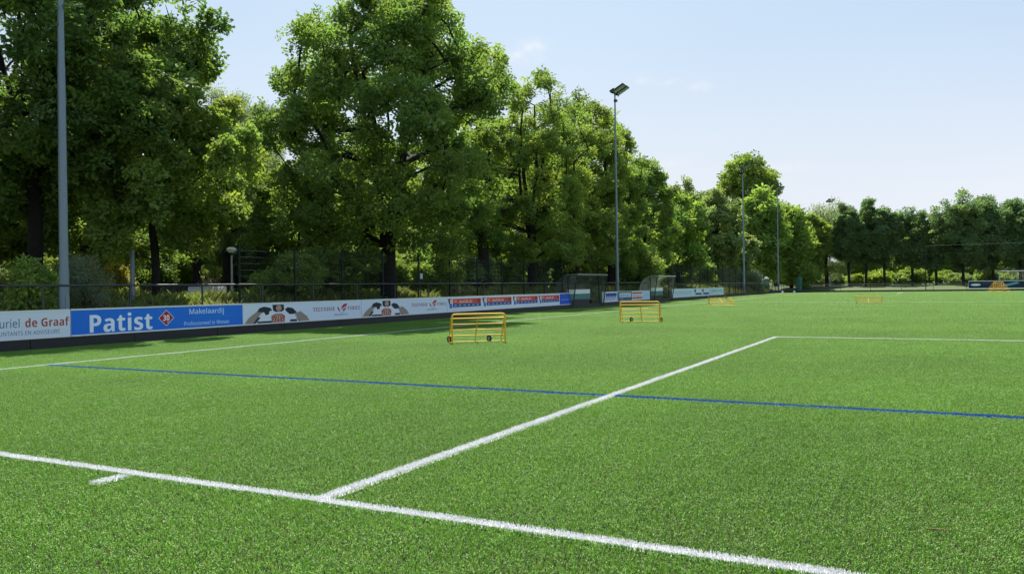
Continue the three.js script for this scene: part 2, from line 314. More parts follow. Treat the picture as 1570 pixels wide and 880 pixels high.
function keeper(c, x0, y0, s, sx) { c.save(); c.translate(x0, y0); c.scale(sx / s, 1); const x = 0, y = 0;                          // printed player with raised gloves
  const P = (pts, col) => { c.fillStyle = col; c.beginPath(); pts.forEach(([a, b], i) => i ? c.lineTo(x + a * s, y + b * s) : c.moveTo(x + a * s, y + b * s)); c.closePath(); c.fill(); };
  const E = (a, b, ra, rb, col, rot = 0) => { c.fillStyle = col; c.beginPath(); c.ellipse(x + a * s, y + b * s, ra * s, rb * s, rot, 0, 7); c.fill(); };
  P([[-98, 0], [-86, -32], [-62, -66], [-46, -60], [-58, -38], [-66, 0]], '#a08f80');
  P([[98, 0], [88, -28], [68, -56], [48, -46], [56, -26], [62, 0]], '#a08f80');
  P([[-74, 0], [-60, -36], [-52, -30], [-58, 0]], '#2c3a44'); P([[52, -30], [62, -6], [74, 0], [52, 0], [42, -24]], '#1d3a52');
  P([[-66, 0], [-44, -50], [-14, -54], [0, -48], [16, -54], [44, -50], [62, 0]], '#e9f0f5');
  P([[-62, 0], [-62, -10], [-18, -10], [-18, 0]], '#18202c'); P([[34, 0], [36, -12], [56, -12], [58, 0]], '#18202c');
  P([[-20, 0], [-22, -36], [-10, -48], [10, -48], [20, -34], [18, 0]], '#b06a55');
  c.strokeStyle = '#e9d9cf'; c.lineWidth = 1.6 * s; for (const k of [0, 1, 2, 3]) { c.beginPath(); c.moveTo(x + (-16 + k * 10) * s, y - 4 * s); c.lineTo(x + (-6 + k * 4) * s, y - 42 * s); c.stroke(); }
  c.strokeStyle = '#8d3d3a'; c.beginPath(); c.arc(x, y - 24 * s, 11 * s, 0, 7); c.stroke();
  P([[-62, -62], [-56, -82], [-42, -90], [-24, -82], [-19, -66], [-27, -64], [-28, -48], [-38, -42], [-42, -58]], '#16242b');
  P([[19, -70], [28, -82], [44, -76], [56, -52], [46, -42], [34, -42], [26, -54]], '#16242b');
  P([[-16, -66], [-18, -98], [16, -98], [17, -68], [9, -58], [-8, -58]], '#1b1d20');
  E(1, -79, 8.5, 16, '#c8a28e'); E(1, -67, 6.5, 7, '#b98f7c'); P([[-5, -86], [-1.5, -86], [-1.5, -83], [-5, -83]], '#4a3832'); P([[3.5, -86], [7, -86], [7, -83], [3.5, -83]], '#4a3832'); P([[-2, -69], [4, -69], [4, -67], [-2, -67]], '#8a5a50'); c.restore();
}
function birdLogo(c, x, y, s) {
  const P = (pts, col) => { c.fillStyle = col; c.beginPath(); pts.forEach(([a, b], i) => i ? c.lineTo(x + a * s, y + b * s) : c.moveTo(x + a * s, y + b * s)); c.closePath(); c.fill(); };
  P([[-18, -4], [-14, -12], [-8, 0], [-2, 4], [-10, 6]], '#9c2a3c'); P([[0, 0], [6, -12], [16, -20], [34, -22], [28, -12], [14, -6]], '#b3222f'); P([[8, 0], [30, -8], [22, 4], [10, 8]], '#c8584f');
  c.strokeStyle = '#7f8fb0'; c.lineWidth = 2 * s; c.beginPath(); c.arc(x + 4 * s, y - 2 * s, 16 * s, 0.4, 2.8); c.stroke();
}
function goalieBoard(c, w, h) {
  c.fillStyle = '#dfeaf6'; c.fillRect(0, 0, w, h);
  keeper(c, w * 0.262, h, h / 104, w * 0.51 / 196);
  stretch(c, 'TEEUNISSE', w * 0.545, h * 0.52, h * 0.30, w * 0.20, '#8e3550', 'bold', 'serif'); birdLogo(c, w * 0.80, h * 0.46, h / 66);
  stretch(c, 'FORIEZ', w * 0.865, h * 0.52, h * 0.28, w * 0.125, '#8e3550', 'bold', 'serif'); strokes(c, 10, w * 0.74, h * 0.82, h * 0.15, w * 0.13, '#7a6c9a');
}
function redBlue(c, w, h) {
  c.fillStyle = '#dfe8f4'; c.fillRect(0, 0, w, h);
  c.fillStyle = '#8c1f35'; c.beginPath(); c.moveTo(w * 0.02, h * 0.08); c.lineTo(w * 0.13, h * 0.08); c.lineTo(w * 0.13, h * 0.80); c.quadraticCurveTo(w * 0.05, h * 0.74, w * 0.02, h * 0.08); c.fill();
  c.fillStyle = '#2f6dc0'; c.fillRect(w * 0.06, h * 0.45, w * 0.07, h * 0.32); c.fillStyle = '#cfdcf0'; c.fillRect(w * 0.08, h * 0.12, w * 0.05, h * 0.34);
  c.fillStyle = '#d8463c'; c.fillRect(w * 0.15, h * 0.10, w * 0.83, h * 0.36); c.fillStyle = '#1f3f86'; c.fillRect(w * 0.15, h * 0.47, w * 0.83, h * 0.25);
  strokes(c, 7, w * 0.34, h * 0.40, h * 0.29, w * 0.42, '#f2e1d8'); c.fillStyle = '#e89a6a'; c.fillRect(w * 0.18, h * 0.20, w * 0.09, h * 0.16); c.fillStyle = '#a92b2b'; c.fillRect(w * 0.88, h * 0.12, w * 0.08, h * 0.32);
  c.fillStyle = '#b9c8e6'; for (let k = 0; k < 6; k++) c.fillRect(w * (0.19 + k * 0.13), h * 0.56, w * 0.075, h * 0.07);
}
const DRAW = {
  graaf(c, w, h) { c.fillStyle = '#dfe7f0'; c.fillRect(0, 0, w, h); stretch(c, 'Auriel', w * 0.688, h * 0.58, h * 0.44, w * 0.107, '#4c6a86', 'normal'); stretch(c, 'de Graaf', w * 0.812, h * 0.58, h * 0.46, w * 0.182, '#b0472f'); stretch(c, 'ACCOUNTANTS EN ADVISEURS', w * 0.655, h * 0.88, h * 0.21, w * 0.30, '#5d7890', 'normal'); },
  patist(c, w, h) {
    c.fillStyle = '#0273e0'; c.fillRect(0, 0, w, h); stretch(c, 'Patist', w * 0.078, h * 0.95, h * 1.02, w * 0.345, '#f2f7ff');
    c.save(); c.translate(w * 0.500, h * 0.48); c.scale(1, 1); c.rotate(Math.PI / 4); c.fillStyle = '#e8eef8'; c.fillRect(-h * 0.265, -h * 0.265, h * 0.53, h * 0.53); c.fillStyle = '#b0182e'; c.fillRect(-h * 0.24, -h * 0.24, h * 0.48, h * 0.48); c.restore();
    stretch(c, '30', w * 0.480, h * 0.61, h * 0.36, w * 0.040, '#ffffff'); c.strokeStyle = '#ffffff'; c.lineWidth = h * 0.02; c.beginPath(); c.moveTo(w * 0.502, h * 0.68); c.lineTo(w * 0.519, h * 0.68); c.stroke();
    stretch(c, 'Makelaardij', w * 0.637, h * 0.36, h * 0.34, w * 0.234, '#dcebff', 'normal'); stretch(c, 'Professioneel in Wonen', w * 0.605, h * 0.89, h * 0.25, w * 0.30, '#cfe3ff', 'normal');
    c.strokeStyle = '#4f93dd'; c.lineWidth = h * 0.012; c.beginPath(); c.moveTo(w * 0.66, h * 0.5); c.lineTo(w * 0.92, h * 0.5); c.stroke();
  },
  royal(c, w, h) { c.fillStyle = '#0a4fc4'; c.fillRect(0, 0, w, h); strokes(c, 7, w * 0.14, h * 0.62, h * 0.22, w * 0.72, '#7fb2f2'); strokes(c, 5, w * 0.3, h * 0.28, h * 0.14, w * 0.4, '#2f74dd'); },
  bank(c, w, h) { c.fillStyle = '#c9d6e2'; c.fillRect(0, 0, w, h); c.fillStyle = '#1b2a8c'; c.fillRect(w * 0.22, h * 0.12, w * 0.66, h * 0.30); stretch(c, 'Rabobank', w * 0.2, h * 0.62, h * 0.34, w * 0.66, '#1d2c86'); strokes(c, 12, w * 0.16, h * 0.84, h * 0.22, w * 0.66, '#33459a'); c.fillStyle = '#2b6b80'; c.fillRect(w * 0.93, 0, w * 0.07, h); },
  grey(c, w, h) { c.fillStyle = '#2f5c70'; c.fillRect(0, 0, w, h); c.fillStyle = '#c4d6de'; c.fillRect(w * 0.06, h * 0.14, w * 0.88, h * 0.5); strokes(c, 9, w * 0.12, h * 0.54, h * 0.30, w * 0.76, '#426a80'); strokes(c, 5, w * 0.12, h * 0.88, h * 0.18, w * 0.22, '#bcd0d8'); },
  orange(c, w, h) { c.fillStyle = '#d5dde2'; c.fillRect(0, 0, w, h); c.fillStyle = '#c4563a'; c.fillRect(w * 0.03, h * 0.10, w * 0.94, h * 0.18); c.fillRect(w * 0.03, h * 0.68, w * 0.94, h * 0.2); strokes(c, 5, w * 0.10, h * 0.60, h * 0.30, w * 0.8, '#c8785e'); },
  plain(c, w, h) { c.fillStyle = '#b9d3e4'; c.fillRect(0, 0, w, h); strokes(c, 6, w * 0.2, h * 0.6, h * 0.26, w * 0.6, '#8fb6cc'); },
  teal(c, w, h) { c.fillStyle = '#c4dbe2'; c.fillRect(0, 0, w, h); strokes(c, 14, w * 0.10, h * 0.48, h * 0.26, w * 0.82, '#6b9aa8'); c.fillStyle = '#a5c6d0'; c.fillRect(w * 0.1, h * 0.62, w * 0.8, h * 0.08); },
  house(c, w, h) { c.fillStyle = '#bcd2da'; c.fillRect(0, 0, w, h); for (const x of [0.02, 0.52]) { c.fillStyle = '#6a4752'; c.fillRect(w * x, h * 0.08, w * 0.10, h * 0.40); c.fillStyle = '#cfe0e6'; c.fillRect(w * (x + 0.12), h * 0.06, w * 0.32, h * 0.52); c.fillStyle = '#1c4560'; c.fillRect(w * (x + 0.07), h * 0.60, w * 0.38, h * 0.24); } },
  bazar(c, w, h) { c.fillStyle = '#bdd8dc'; c.fillRect(0, 0, w, h); strokes(c, 10, w * 0.08, h * 0.52, h * 0.34, w * 0.84, '#3f6f78'); },
  club(c, w, h) {
    c.fillStyle = '#0c1d3a'; c.fillRect(0, 0, w, h);
    for (const o of [0, 0.5]) { c.fillStyle = '#e6edf4'; c.beginPath(); c.arc(w * (0.03 + o), h * 0.5, h * 0.17, 0, 7); c.fill(); c.fillStyle = '#2f8f86'; c.fillRect(w * (0.24 + o), h * 0.18, w * 0.07, h * 0.62); c.fillStyle = '#4fa7b5'; c.beginPath(); c.moveTo(w * (0.12 + o), h * 0.7); c.lineTo(w * (0.20 + o), h * 0.1); c.lineTo(w * (0.21 + o), h * 0.35); c.lineTo(w * (0.16 + o), h * 0.75); c.fill(); strokes(c, 7, w * (0.06 + o), h * 0.36, h * 0.2, w * 0.06, '#5f7896'); }
  },
  goalie: goalieBoard, redBlue,
};
const texCache = {};
const printMat = (key, w, h) => texCache[key] ??= new THREE.MeshStandardMaterial({ map: canvasTex(w, h, DRAW[key]), roughness: 0.62 });
function board(key, z0, z1, label, group, tw = 512, y0 = 0.255, y1 = 0.925) {
  const L = z0 - z1, H = y1 - y0, t = thing('advertising_board', label, 'board', [BX, y0, (z0 + z1) / 2], 0, group);
  part('panel', box(0.02, H - 0.004, L - 0.006, 0, H / 2, 0), boardWhite, t);
  part('print', new THREE.PlaneGeometry(L - 0.012, H - 0.075).rotateY(Math.PI / 2).translate(0.0125, H / 2, 0), printMat(key, tw, 128), t);
  part('edge_strip', box(0.03, 0.032, L - 0.006, 0.004, H - 0.014, 0), alu, t); part('edge_strip', box(0.03, 0.032, L - 0.006, 0.004, 0.018, 0), alu, t);
  return t;
}
board('graaf', -2.6, -8.475, 'pale grey board with de Graaf in red and slate lettering', undefined, 1024);
board('patist', -8.485, -13.985, 'bright blue board with big white lettering and red diamond', undefined, 1024);
board('goalie', -13.995, -19.69, 'pale board printed with gloved goalkeeper, next to the bright blue board', undefined, 1024);
board('goalie', -19.70, -25.57, 'pale board printed with gloved goalkeeper, next to the red and blue boards', undefined, 1024);
for (const [a, b] of [[-25.58, -28.56], [-28.57, -31.62], [-31.63, -34.6], [-34.61, -37.37]]) board('redBlue', a, b, 'small white board with red band over dark blue band', 'red and blue boards in a row', 512);
board('royal', -37.38, -38.85, 'short royal blue board beside the first dugout', undefined, 256);
board('bank', -43.9, -46.9, 'white board with dark blue bank lettering right beside the first dugout', undefined, 512);
board('grey', -46.91, -49.6, 'slate grey board with pale panel between the dugouts', undefined, 512);
board('orange', -49.61, -51.9, 'white board with orange bands between the dugouts', undefined, 512);
board('plain', -51.91, -53.6, 'plain pale blue board beside the second dugout', undefined, 256);
board('teal', -59.3, -66.0, 'long pale teal board beyond the second dugout', undefined, 512, 0.26, 0.98);
board('house', -66.01, -71.4, 'pale board with two dark blue picture blocks beyond the second dugout', undefined, 512, 0.26, 0.98);
board('bazar', -71.41, -77.2, 'pale teal board with dark lettering, last before the bar fence', undefined, 512, 0.26, 0.98);
{
  const t = thing('advertising_board', 'long navy club board on the kerb at the far end', 'board', [18.2, 0.3, -112.55]);
  const L = 26; part('panel', box(L, 0.95, 0.03, L / 2, 0.48, 0), boardWhite, t);
  part('print', new THREE.PlaneGeometry(L - 0.05, 0.83).translate(L / 2, 0.5, 0.018), printMat('club', 1024, 128), t);
  part('edge_strip', box(L, 0.05, 0.05, L / 2, 0.96, 0), alu, t);
}

// ---------------------------------------------------------------- floodlight masts
const lampDark = std(lin(0.03, 0.035, 0.04), 0.5, 0.3), lampGlass = std(lin(0.55, 0.6, 0.62), 0.15, 0);
function mast(label, x, z, turn) {
  const t = thing('floodlight_mast', label, 'floodlight mast', [x, groundY(x, z), z], turn, undefined), h = 14.6;
  part('pole', sweep([V(0, 0, 0), V(0, 1.9, 0), V(0, 2.0, 0), V(0, 7, 0), V(0, 7.05, 0), V(0, h, 0)], [0.118, 0.115, 0.106, 0.088, 0.08, 0.05], 16), galv, t);
  part('base_collar', new THREE.CylinderGeometry(0.16, 0.18, 0.1, 16).translate(0, 0.05, 0), galv, t);
  part('access_hatch', box(0.012, 0.4, 0.1, 0.117, 1.1, 0), galv, t);
  part('crossarm', [box(0.1, 0.08, 0.95, 0, h - 0.02, 0), box(0.2, 0.16, 0.2, 0.05, h - 0.55, 0)], lampDark, t);
  for (const s of [-1, 1]) {
    const l = new THREE.Group(); l.name = 'lamp_head'; l.position.set(0.3, h + 0.12, s * 0.36); l.rotation.z = 0.5; t.add(l);
    part('housing', [box(0.95, 0.13, 0.5, 0.12, 0, 0), box(0.34, 0.16, 0.4, -0.3, 0.1, 0)], lampDark, l);
    part('glass', box(0.8, 0.012, 0.42, 0.14, -0.073, 0), lampGlass, l);
    part('bracket', bar(V(-0.2, 0, 0), V(-0.32, -0.2, 0), 0.03), lampDark, l);
  }
}
mast('tall galvanised mast rising behind the bright blue board', -5.0, -8.8, 0);
mast('floodlight mast with twin lamps between the two dugouts', -5.0, -48.65, 0);
mast('floodlight mast near the far corner with lamps before tall tree', -5.0, -90.6, 0);
mast('distant floodlight mast behind the far corner of the pitch', -5.2, -115.0, -0.5);
mast('most distant floodlight mast standing among far trees', -1.6, -146, -0.9);

// ---------------------------------------------------------------- dugouts
const poly = new THREE.MeshPhysicalMaterial({ color: lin(0.66, 0.72, 0.66), roughness: 0.12, transmission: 0.93, thickness: 0, side: THREE.DoubleSide });
const polyOld = new THREE.MeshPhysicalMaterial({ color: lin(0.74, 0.73, 0.6), roughness: 0.6, transmission: 0.6, thickness: 0, side: THREE.DoubleSide });
function dugout(label, z0, z1, sheet, ribMat) {
  const L = z0 - z1, t = thing('dugout', label, 'dugout', [BX, 0, z0]);
  const prof = [[-0.92, 0.05], [-0.98, 0.7], [-0.95, 1.15], [-0.82, 1.5], [-0.56, 1.78], [-0.25, 1.93], [0.12, 1.99], [0.42, 1.98]];
  const n = 7, cv = new THREE.CatmullRomCurve3(prof.map(([x, y]) => V(x, y, 0))), pts = cv.getPoints(20);
  for (let k = 0; k < n; k++) { // curved clear sheets between ribs
    const a = -L * k / n - 0.02, b = -L * (k + 1) / n + 0.02, pos = [], idx = [], uv = [];
    pts.forEach((p, i) => { pos.push(p.x, p.y, a, p.x, p.y, b); uv.push(0, i / 20, 1, i / 20); if (i) { const o = i * 2; idx.push(o - 2, o - 1, o, o - 1, o + 1, o); } });
    const g = new THREE.BufferGeometry(); g.setAttribute('position', new THREE.Float32BufferAttribute(pos, 3)); g.setAttribute('uv', new THREE.Float32BufferAttribute(uv, 2)); g.setIndex(idx); g.computeVertexNormals();
    part('roof_sheet', g, sheet, t);
  }
  for (let k = 0; k <= n; k++) part('rib', sweep(pts.map(p => V(p.x, p.y, -L * k / n)), pts.map(() => 0.03), 6), ribMat, t);
  for (const s of [0, 1]) { // end walls
    const sh = new THREE.Shape(pts.map(p => new THREE.Vector2(p.x, p.y)).concat([new THREE.Vector2(0.12, 0.08)]));
    part('end_wall', new THREE.ShapeGeometry(sh).translate(0, 0, -L * s + (s ? 0.03 : -0.03)), poly, t);
    part('front_strut', bar(V(0.42, 1.98, -L * s), V(0.12, 0.05, -L * s), 0.035), black, t);
    part('corner_post', bar(V(-0.15, 0, -L * s), V(-0.15, 1.95, -L * s), 0.04), black, t);
  }
  part('front_beam', box(0.07, 0.09, L, 0.42, 1.99, -L / 2), ribMat, t);
  part('back_rail', box(0.05, 0.06, L, -0.96, 0.75, -L / 2), black, t);
  const bench = new THREE.Group(); bench.name = 'bench'; t.add(bench);
  part('seat_plank', box(0.34, 0.05, L - 0.3, -0.68, 0.46, -L / 2), std(lin(0.16, 0.12, 0.09), 0.7), bench);
  for (let k = 0; k < 6; k++) part('bench_leg', box(0.28, 0.44, 0.05, -0.68, 0.22, -0.3 - (L - 0.6) * k / 5), black, bench);
  part('white_backboard', box(0.03, 0.26, L * 0.72, -0.25, 0.98, -L * 0.37), boardWhite, t);
  part('green_backboard', box(0.03, 0.30, L * 0.72, -0.25, 0.68, -L * 0.37), std(lin(0.03, 0.19, 0.17), 0.5), t);
  part('front_panel', box(0.025, 0.42, L * 0.7, -0.27, 0.28, -L * 0.37), std(lin(0.03, 0.028, 0.03), 0.7), t);
  return t;
}
dugout('shaded dugout with curved clear roof and black frame beside royal blue board', -38.95, -43.8, poly, std(lin(0.16, 0.17, 0.16), 0.5));
dugout('weathered sunlit dugout with curved milky roof beyond orange board', -54.2, -58.9, polyOld, std(lin(0.45, 0.43, 0.37), 0.6));

// ---------------------------------------------------------------- small yellow goals
const yellow = std(lin(0.80, 0.45, 0.01), 0.7), yellowWorn = std(lin(0.70, 0.38, 0.012), 0.75), rubber = std(lin(0.02, 0.022, 0.025), 0.7), hubMat = std(lin(0.3, 0.32, 0.34), 0.4, 0.4);
function miniGoal(label, W = 1.25, H = 0.71, D = 0.46, group, k = 1) {
  const t = thing('small_goal', label, 'goal', [0, 0, 0], 0, group), w = W / 2, r = 0.019 * k, top = 0.12;
  part('front_frame', roundTube([V(-w, 0.02, 0), V(-w, H - r, 0), V(w, H - r, 0), V(w, 0.02, 0)], r * 1.15, 8, 0.075), yellow, t);
  const hs = [0.83, 0.635, 0.44, 0.245, 0.03];
  hs.forEach((f, i) => { const d = top + (D - top) * (0.83 - f) / 0.8; part('net_bar', roundTube([V(-w, H * f, 0), V(-w, H * f, -d), V(w, H * f, -d), V(w, H * f, 0)], r * (i ? 0.62 : 0.75), 6, 0.04), yellow, t); });
  part('centre_strut', bar(V(0, H * 0.84, -top), V(0, 0.03, -D), r * 0.7), yellowWorn, t);
  for (const s of [-1, 1]) part('back_strut', bar(V(s * w, H * 0.84, -top), V(s * w, 0.03, -D), r * 0.6), yellowWorn, t);
  for (const s of [-0.98, 0.55]) {
    const g = new THREE.Group(); g.name = 'wheel'; g.position.set(s * w, 0.085, -D - 0.03); t.add(g);
    part('tyre', new THREE.TorusGeometry(0.06, 0.024, 8, 18).rotateY(Math.PI / 2).rotateY(0.5), rubber, g); part('rim', new THREE.CylinderGeometry(0.045, 0.045, 0.03, 14).rotateZ(Math.PI / 2).rotateY(0.5), hubMat, g); part('fork', [box(0.07, 0.02, 0.05, 0, 0.085, 0.02), box(0.012, 0.1, 0.03, 0.03, 0.045, 0.01)], hubMat, g);
  }
  return t;
}
const GG = 'small yellow training goals scattered over the pitch';
const g1 = miniGoal('upright small yellow goal with wheels before the red and blue boards', 1.27, 0.71, 0.46, GG);
g1.position.set(4.80, 0.003, -12.54); g1.rotation.y = 0.72;
const g2 = copy(g1, [5.07, 0.003, -23.46], 0.44, 'upright small yellow goal with wheels before the second dugout', GG); g2.scale.set(-1.09, 1.05, 1.05); g2.rotation.y = 0.18;
const g3 = copy(g1, [2.3, 0.0, -46.3], 0, 'small yellow goal lying face down before the far pale boards', GG);
g3.rotation.set(0, 0, 0); g3.rotation.order = 'YXZ'; g3.rotation.y = 0.55; g3.rotation.x = Math.PI / 2; g3.position.set(2.55, 0.02, -46.2); g3.scale.set(1.12, 1.0, 1.0);
const g4 = copy(g1, [10.76, 0.5, -50.6], 0, 'small yellow goal lying on its back, far out on the turf', GG);
g4.rotation.order = 'YXZ'; g4.rotation.y = 0.1; g4.rotation.x = -Math.PI / 2; g4.position.set(10.76, 0.44, -50.1); g4.scale.set(1.12, 0.6, 0.82);
const g5 = miniGoal('larger yellow goal standing side on before the navy board', 1.8, 1.1, 0.85, GG, 1.5); g5.position.set(20.95, 0, -106.2); g5.rotation.y = 1.05;
const g6 = copy(g5, [21.15, 0, -106.1], 1.05 + Math.PI, 'larger yellow goal leaning back to back before the navy board', GG);

// ---------------------------------------------------------------- things at the far end
{
  const cream = std(lin(0.6, 0.56, 0.45), 0.6), grey = std(lin(0.35, 0.37, 0.38), 0.5, 0.3);
  const a = thing('tall_frame', 'tall cream post frame with two crossbars behind the navy board', 'frame', [29.0, 0, -138]);
  for (const x of [0, 4]) part('post', box(0.3, 4.9, 0.3, x, 2.45, 0), cream, a); for (const y of [4.75, 3.7]) part('crossbar', box(3.7, 0.2, 0.2, 2, y, 0), cream, a);
  const g = thing('football_goal', 'grey framed training goal with net behind the navy board', 'goal', [22.0, 0, -120]);
  for (const x of [0, 5]) part('post', bar(V(x, 0, 0), V(x, 2.5, 0), 0.06), grey, g); part('crossbar', bar(V(0, 2.5, 0), V(5, 2.5, 0), 0.06), grey, g);
  const nets = []; for (let k = 0; k <= 25; k++) nets.push(bar(V(k * 0.2, 0, -1.2), V(k * 0.2, 2.4, -0.1), 0.006, 0.006, 3)); for (let k = 0; k < 12; k++) nets.push(bar(V(0, k * 0.2, -1.2 + k * 0.092), V(5, k * 0.2, -1.2 + k * 0.092), 0.006, 0.006, 3));
  part('net', nets, grey, g).userData = { kind: 'stuff' };
  const n = thing('ball_stop_net', 'high ball stop net on posts before the far trees', 'net', [13.4, 0, -115.5]);
  for (let k = 0; k < 6; k++) part('post', bar(V(k * 7, 0, 0), V(k * 7, 6.1, 0), 0.05, 0.035), darkGreen, n);
  part('top_cable', bar(V(0, 6.0, 0), V(35, 6.0, 0), 0.014), std(lin(0.12, 0.15, 0.14), 0.8), n);
  const cords = []; for (let x = 0; x <= 35; x += 0.5) cords.push(bar(V(x, 0.4, 0), V(x, 6, 0), 0.0025, 0.0025, 3)); for (let y = 0.4; y < 6; y += 0.5) cords.push(bar(V(0, y, 0), V(35, y, 0), 0.0025, 0.0025, 3));
  part('netting', cords, darkGreen, n).userData = { kind: 'stuff' };
  const plastic = std(lin(0.01, 0.14, 0.08), 0.5);
  for (const [x, z, l] of [[-6.6, -113.5, 'green plastic bin at the far corner beside the railing'], [-3.2, -121, 'green plastic bin behind the far corner under bright trees']]) {
    const b = thing('waste_bin', l, 'bin', [x, groundY(x, z), z]); part('body', new THREE.CylinderGeometry(0.42, 0.34, 1.6, 14).translate(0, 0.8, 0), plastic, b); part('lid', new THREE.SphereGeometry(0.44, 14, 6, 0, 6.284, 0, 1.57).translate(0, 1.6, 0), plastic, b);
  }
  for (const [x, z] of [[-3.9, -110.2], [-2.4, -110.4]]) { const c = thing('marker_cone', 'small white marker cone in the far corner of the pitch', 'cone', [x, 0.01, z], 0, 'white marker cones'); part('body', new THREE.ConeGeometry(0.2, 0.34, 14, 1).translate(0, 0.19, 0), boardWhite, c); part('base', box(0.4, 0.03, 0.4, 0, 0.015, 0), boardWhite, c); }
}

// ---------------------------------------------------------------- things behind the railing
{
  const wood = [0.055, 0.07, 0.062, 0.08].map(v => std(lin(v * 1.05, v, v * 0.95), 0.9));
  const f = thing('wooden_fence', 'dark grey wooden plank fence behind the bank and weeds', 'fence', [-17, 0.1, -16.2]);
  for (let k = 0; k < 62; k++) part('plank', box(0.025, 1.5 + 0.03 * rnd(), 0.14, rr(-0.006, 0.006), 0.73, -k * 0.15), wood[k % 4], f);
  for (let k = 0; k < 6; k++) part('post', box(0.09, 1.55, 0.09, -0.065, 0.75, -k * 1.8), wood[1], f);
  const p = thing('grey_post', 'thick galvanised post standing behind the railing', 'post', [-9, groundY(-9, -13.78), -13.78]); const ph = 2.68 - groundY(-9, -13.78);
  part('shaft', new THREE.CylinderGeometry(0.07, 0.085, ph, 16).translate(0, ph / 2, 0), galv, p); part('cap', new THREE.CylinderGeometry(0.062, 0.076, 0.04, 16).translate(0, ph + 0.02, 0), galv, p);
  const y = groundY(-9, -18), l = thing('globe_lamp', 'street lamp with flattened pale globe behind the railing', 'street lamp', [-9, y, -18]), H = 2.95 - y;
  part('pole', sweep([V(0, 0, 0), V(0, 0.9, 0), V(0, 0.95, 0), V(0, H - 0.28, 0)], [0.06, 0.058, 0.04, 0.035], 12), std(lin(0.3, 0.31, 0.33), 0.5, 0.3), l);
  part('globe', new THREE.LatheGeometry([[0.05, -0.24], [0.13, -0.22], [0.2, -0.15], [0.212, -0.1], [0.18, -0.05], [0.1, -0.015], [0.001, -0.005]].map(([a, b]) => new THREE.Vector2(a * 0.88, b * 0.88)), 20).translate(0, H, 0), new THREE.MeshPhysicalMaterial({ color: lin(0.72, 0.72, 0.68), roughness: 0.35, transmission: 0.2, thickness: 0 }), l);
  part('cap', new THREE.CylinderGeometry(0.05, 0.06, 0.05, 12).translate(0, H - 0.3, 0), railMat, l);
  function car(label, x, z, turn, col) {
    const c = thing('parked_car', label, 'car', [x, groundY(x, z), z], turn), paint = new THREE.MeshPhysicalMaterial({ color: col, roughness: 0.35, clearcoat: 0.8, clearcoatRoughness: 0.1 }), glass = std(lin(0.03, 0.04, 0.05), 0.1);
    const side = new THREE.Shape([[-2.1, 0.3], [-2.12, 0.72], [-1.95, 0.86], [-1.1, 0.95], [-0.55, 1.38], [0.95, 1.42], [1.65, 1.0], [2.05, 0.94], [2.1, 0.35]].map(a => new THREE.Vector2(...a)));
    part('body', new THREE.ExtrudeGeometry(side, { depth: 1.6, bevelEnabled: true, bevelSize: 0.05, bevelThickness: 0.06, bevelSegments: 2 }).translate(0, 0, -0.8), paint, c);
    const win = new THREE.Shape([[-0.95, 0.98], [-0.5, 1.31], [0.9, 1.34], [1.4, 1.0]].map(a => new THREE.Vector2(...a)));
    for (const s of [-1, 1]) part('side_window', new THREE.ExtrudeGeometry(win, { depth: 0.01, bevelEnabled: false }).translate(0, 0, s > 0 ? 0.862 : -0.872), glass, c);
    for (const wx of [-1.3, 1.3]) for (const s of [-1, 1]) { const w = part('wheel', new THREE.CylinderGeometry(0.31, 0.31, 0.2, 18).rotateX(Math.PI / 2).translate(wx, 0.31, s * 0.8), rubber, c); part('rim', new THREE.CylinderGeometry(0.2, 0.2, 0.21, 14).rotateX(Math.PI / 2).translate(wx, 0.31, s * 0.805), hubMat, w); }
    for (const s of [-0.55, 0.55]) part('headlight', box(0.04, 0.12, 0.3, -2.14, 0.7, s), lampGlass, c);
  }
  car('white parked car behind the end of the wooden fence', -16.6, -23.6, 2.42, lin(0.75, 0.77, 0.78));
  car('grey parked car behind the large oak trunk', -17.5, -39.0, 1.2, lin(0.3, 0.34, 0.38));
  const s = thing('notice_sign', 'small white notice sign on a post beside the large oak', 'sign', [-6.2, groundY(-6.2, -26.4), -26.4]); part('post', bar(V(0, 0, 0), V(0, 1.8, 0), 0.025), railMat, s); part('plate', box(0.02, 0.24, 0.2, 0.04, 1.68, 0), boardWhite, s);
  const tw = thing('dry_twig', 'small dry brown twig lying on the turf', 'twig', [14.29, 0.028, -0.88], 0.3); part('stem', sweep([V(-0.06, 0, 0), V(-0.01, 0.004, 0.008), V(0.06, 0.001, 0.0)], [0.0022, 0.0035, 0.0016], 5), std(lin(0.22, 0.14, 0.07), 0.9), tw); part('side_shoot', sweep([V(-0.01, 0.004, 0.008), V(0.012, 0.008, 0.022)], [0.0022, 0.001], 4), std(lin(0.2, 0.13, 0.07), 0.9), tw);
}

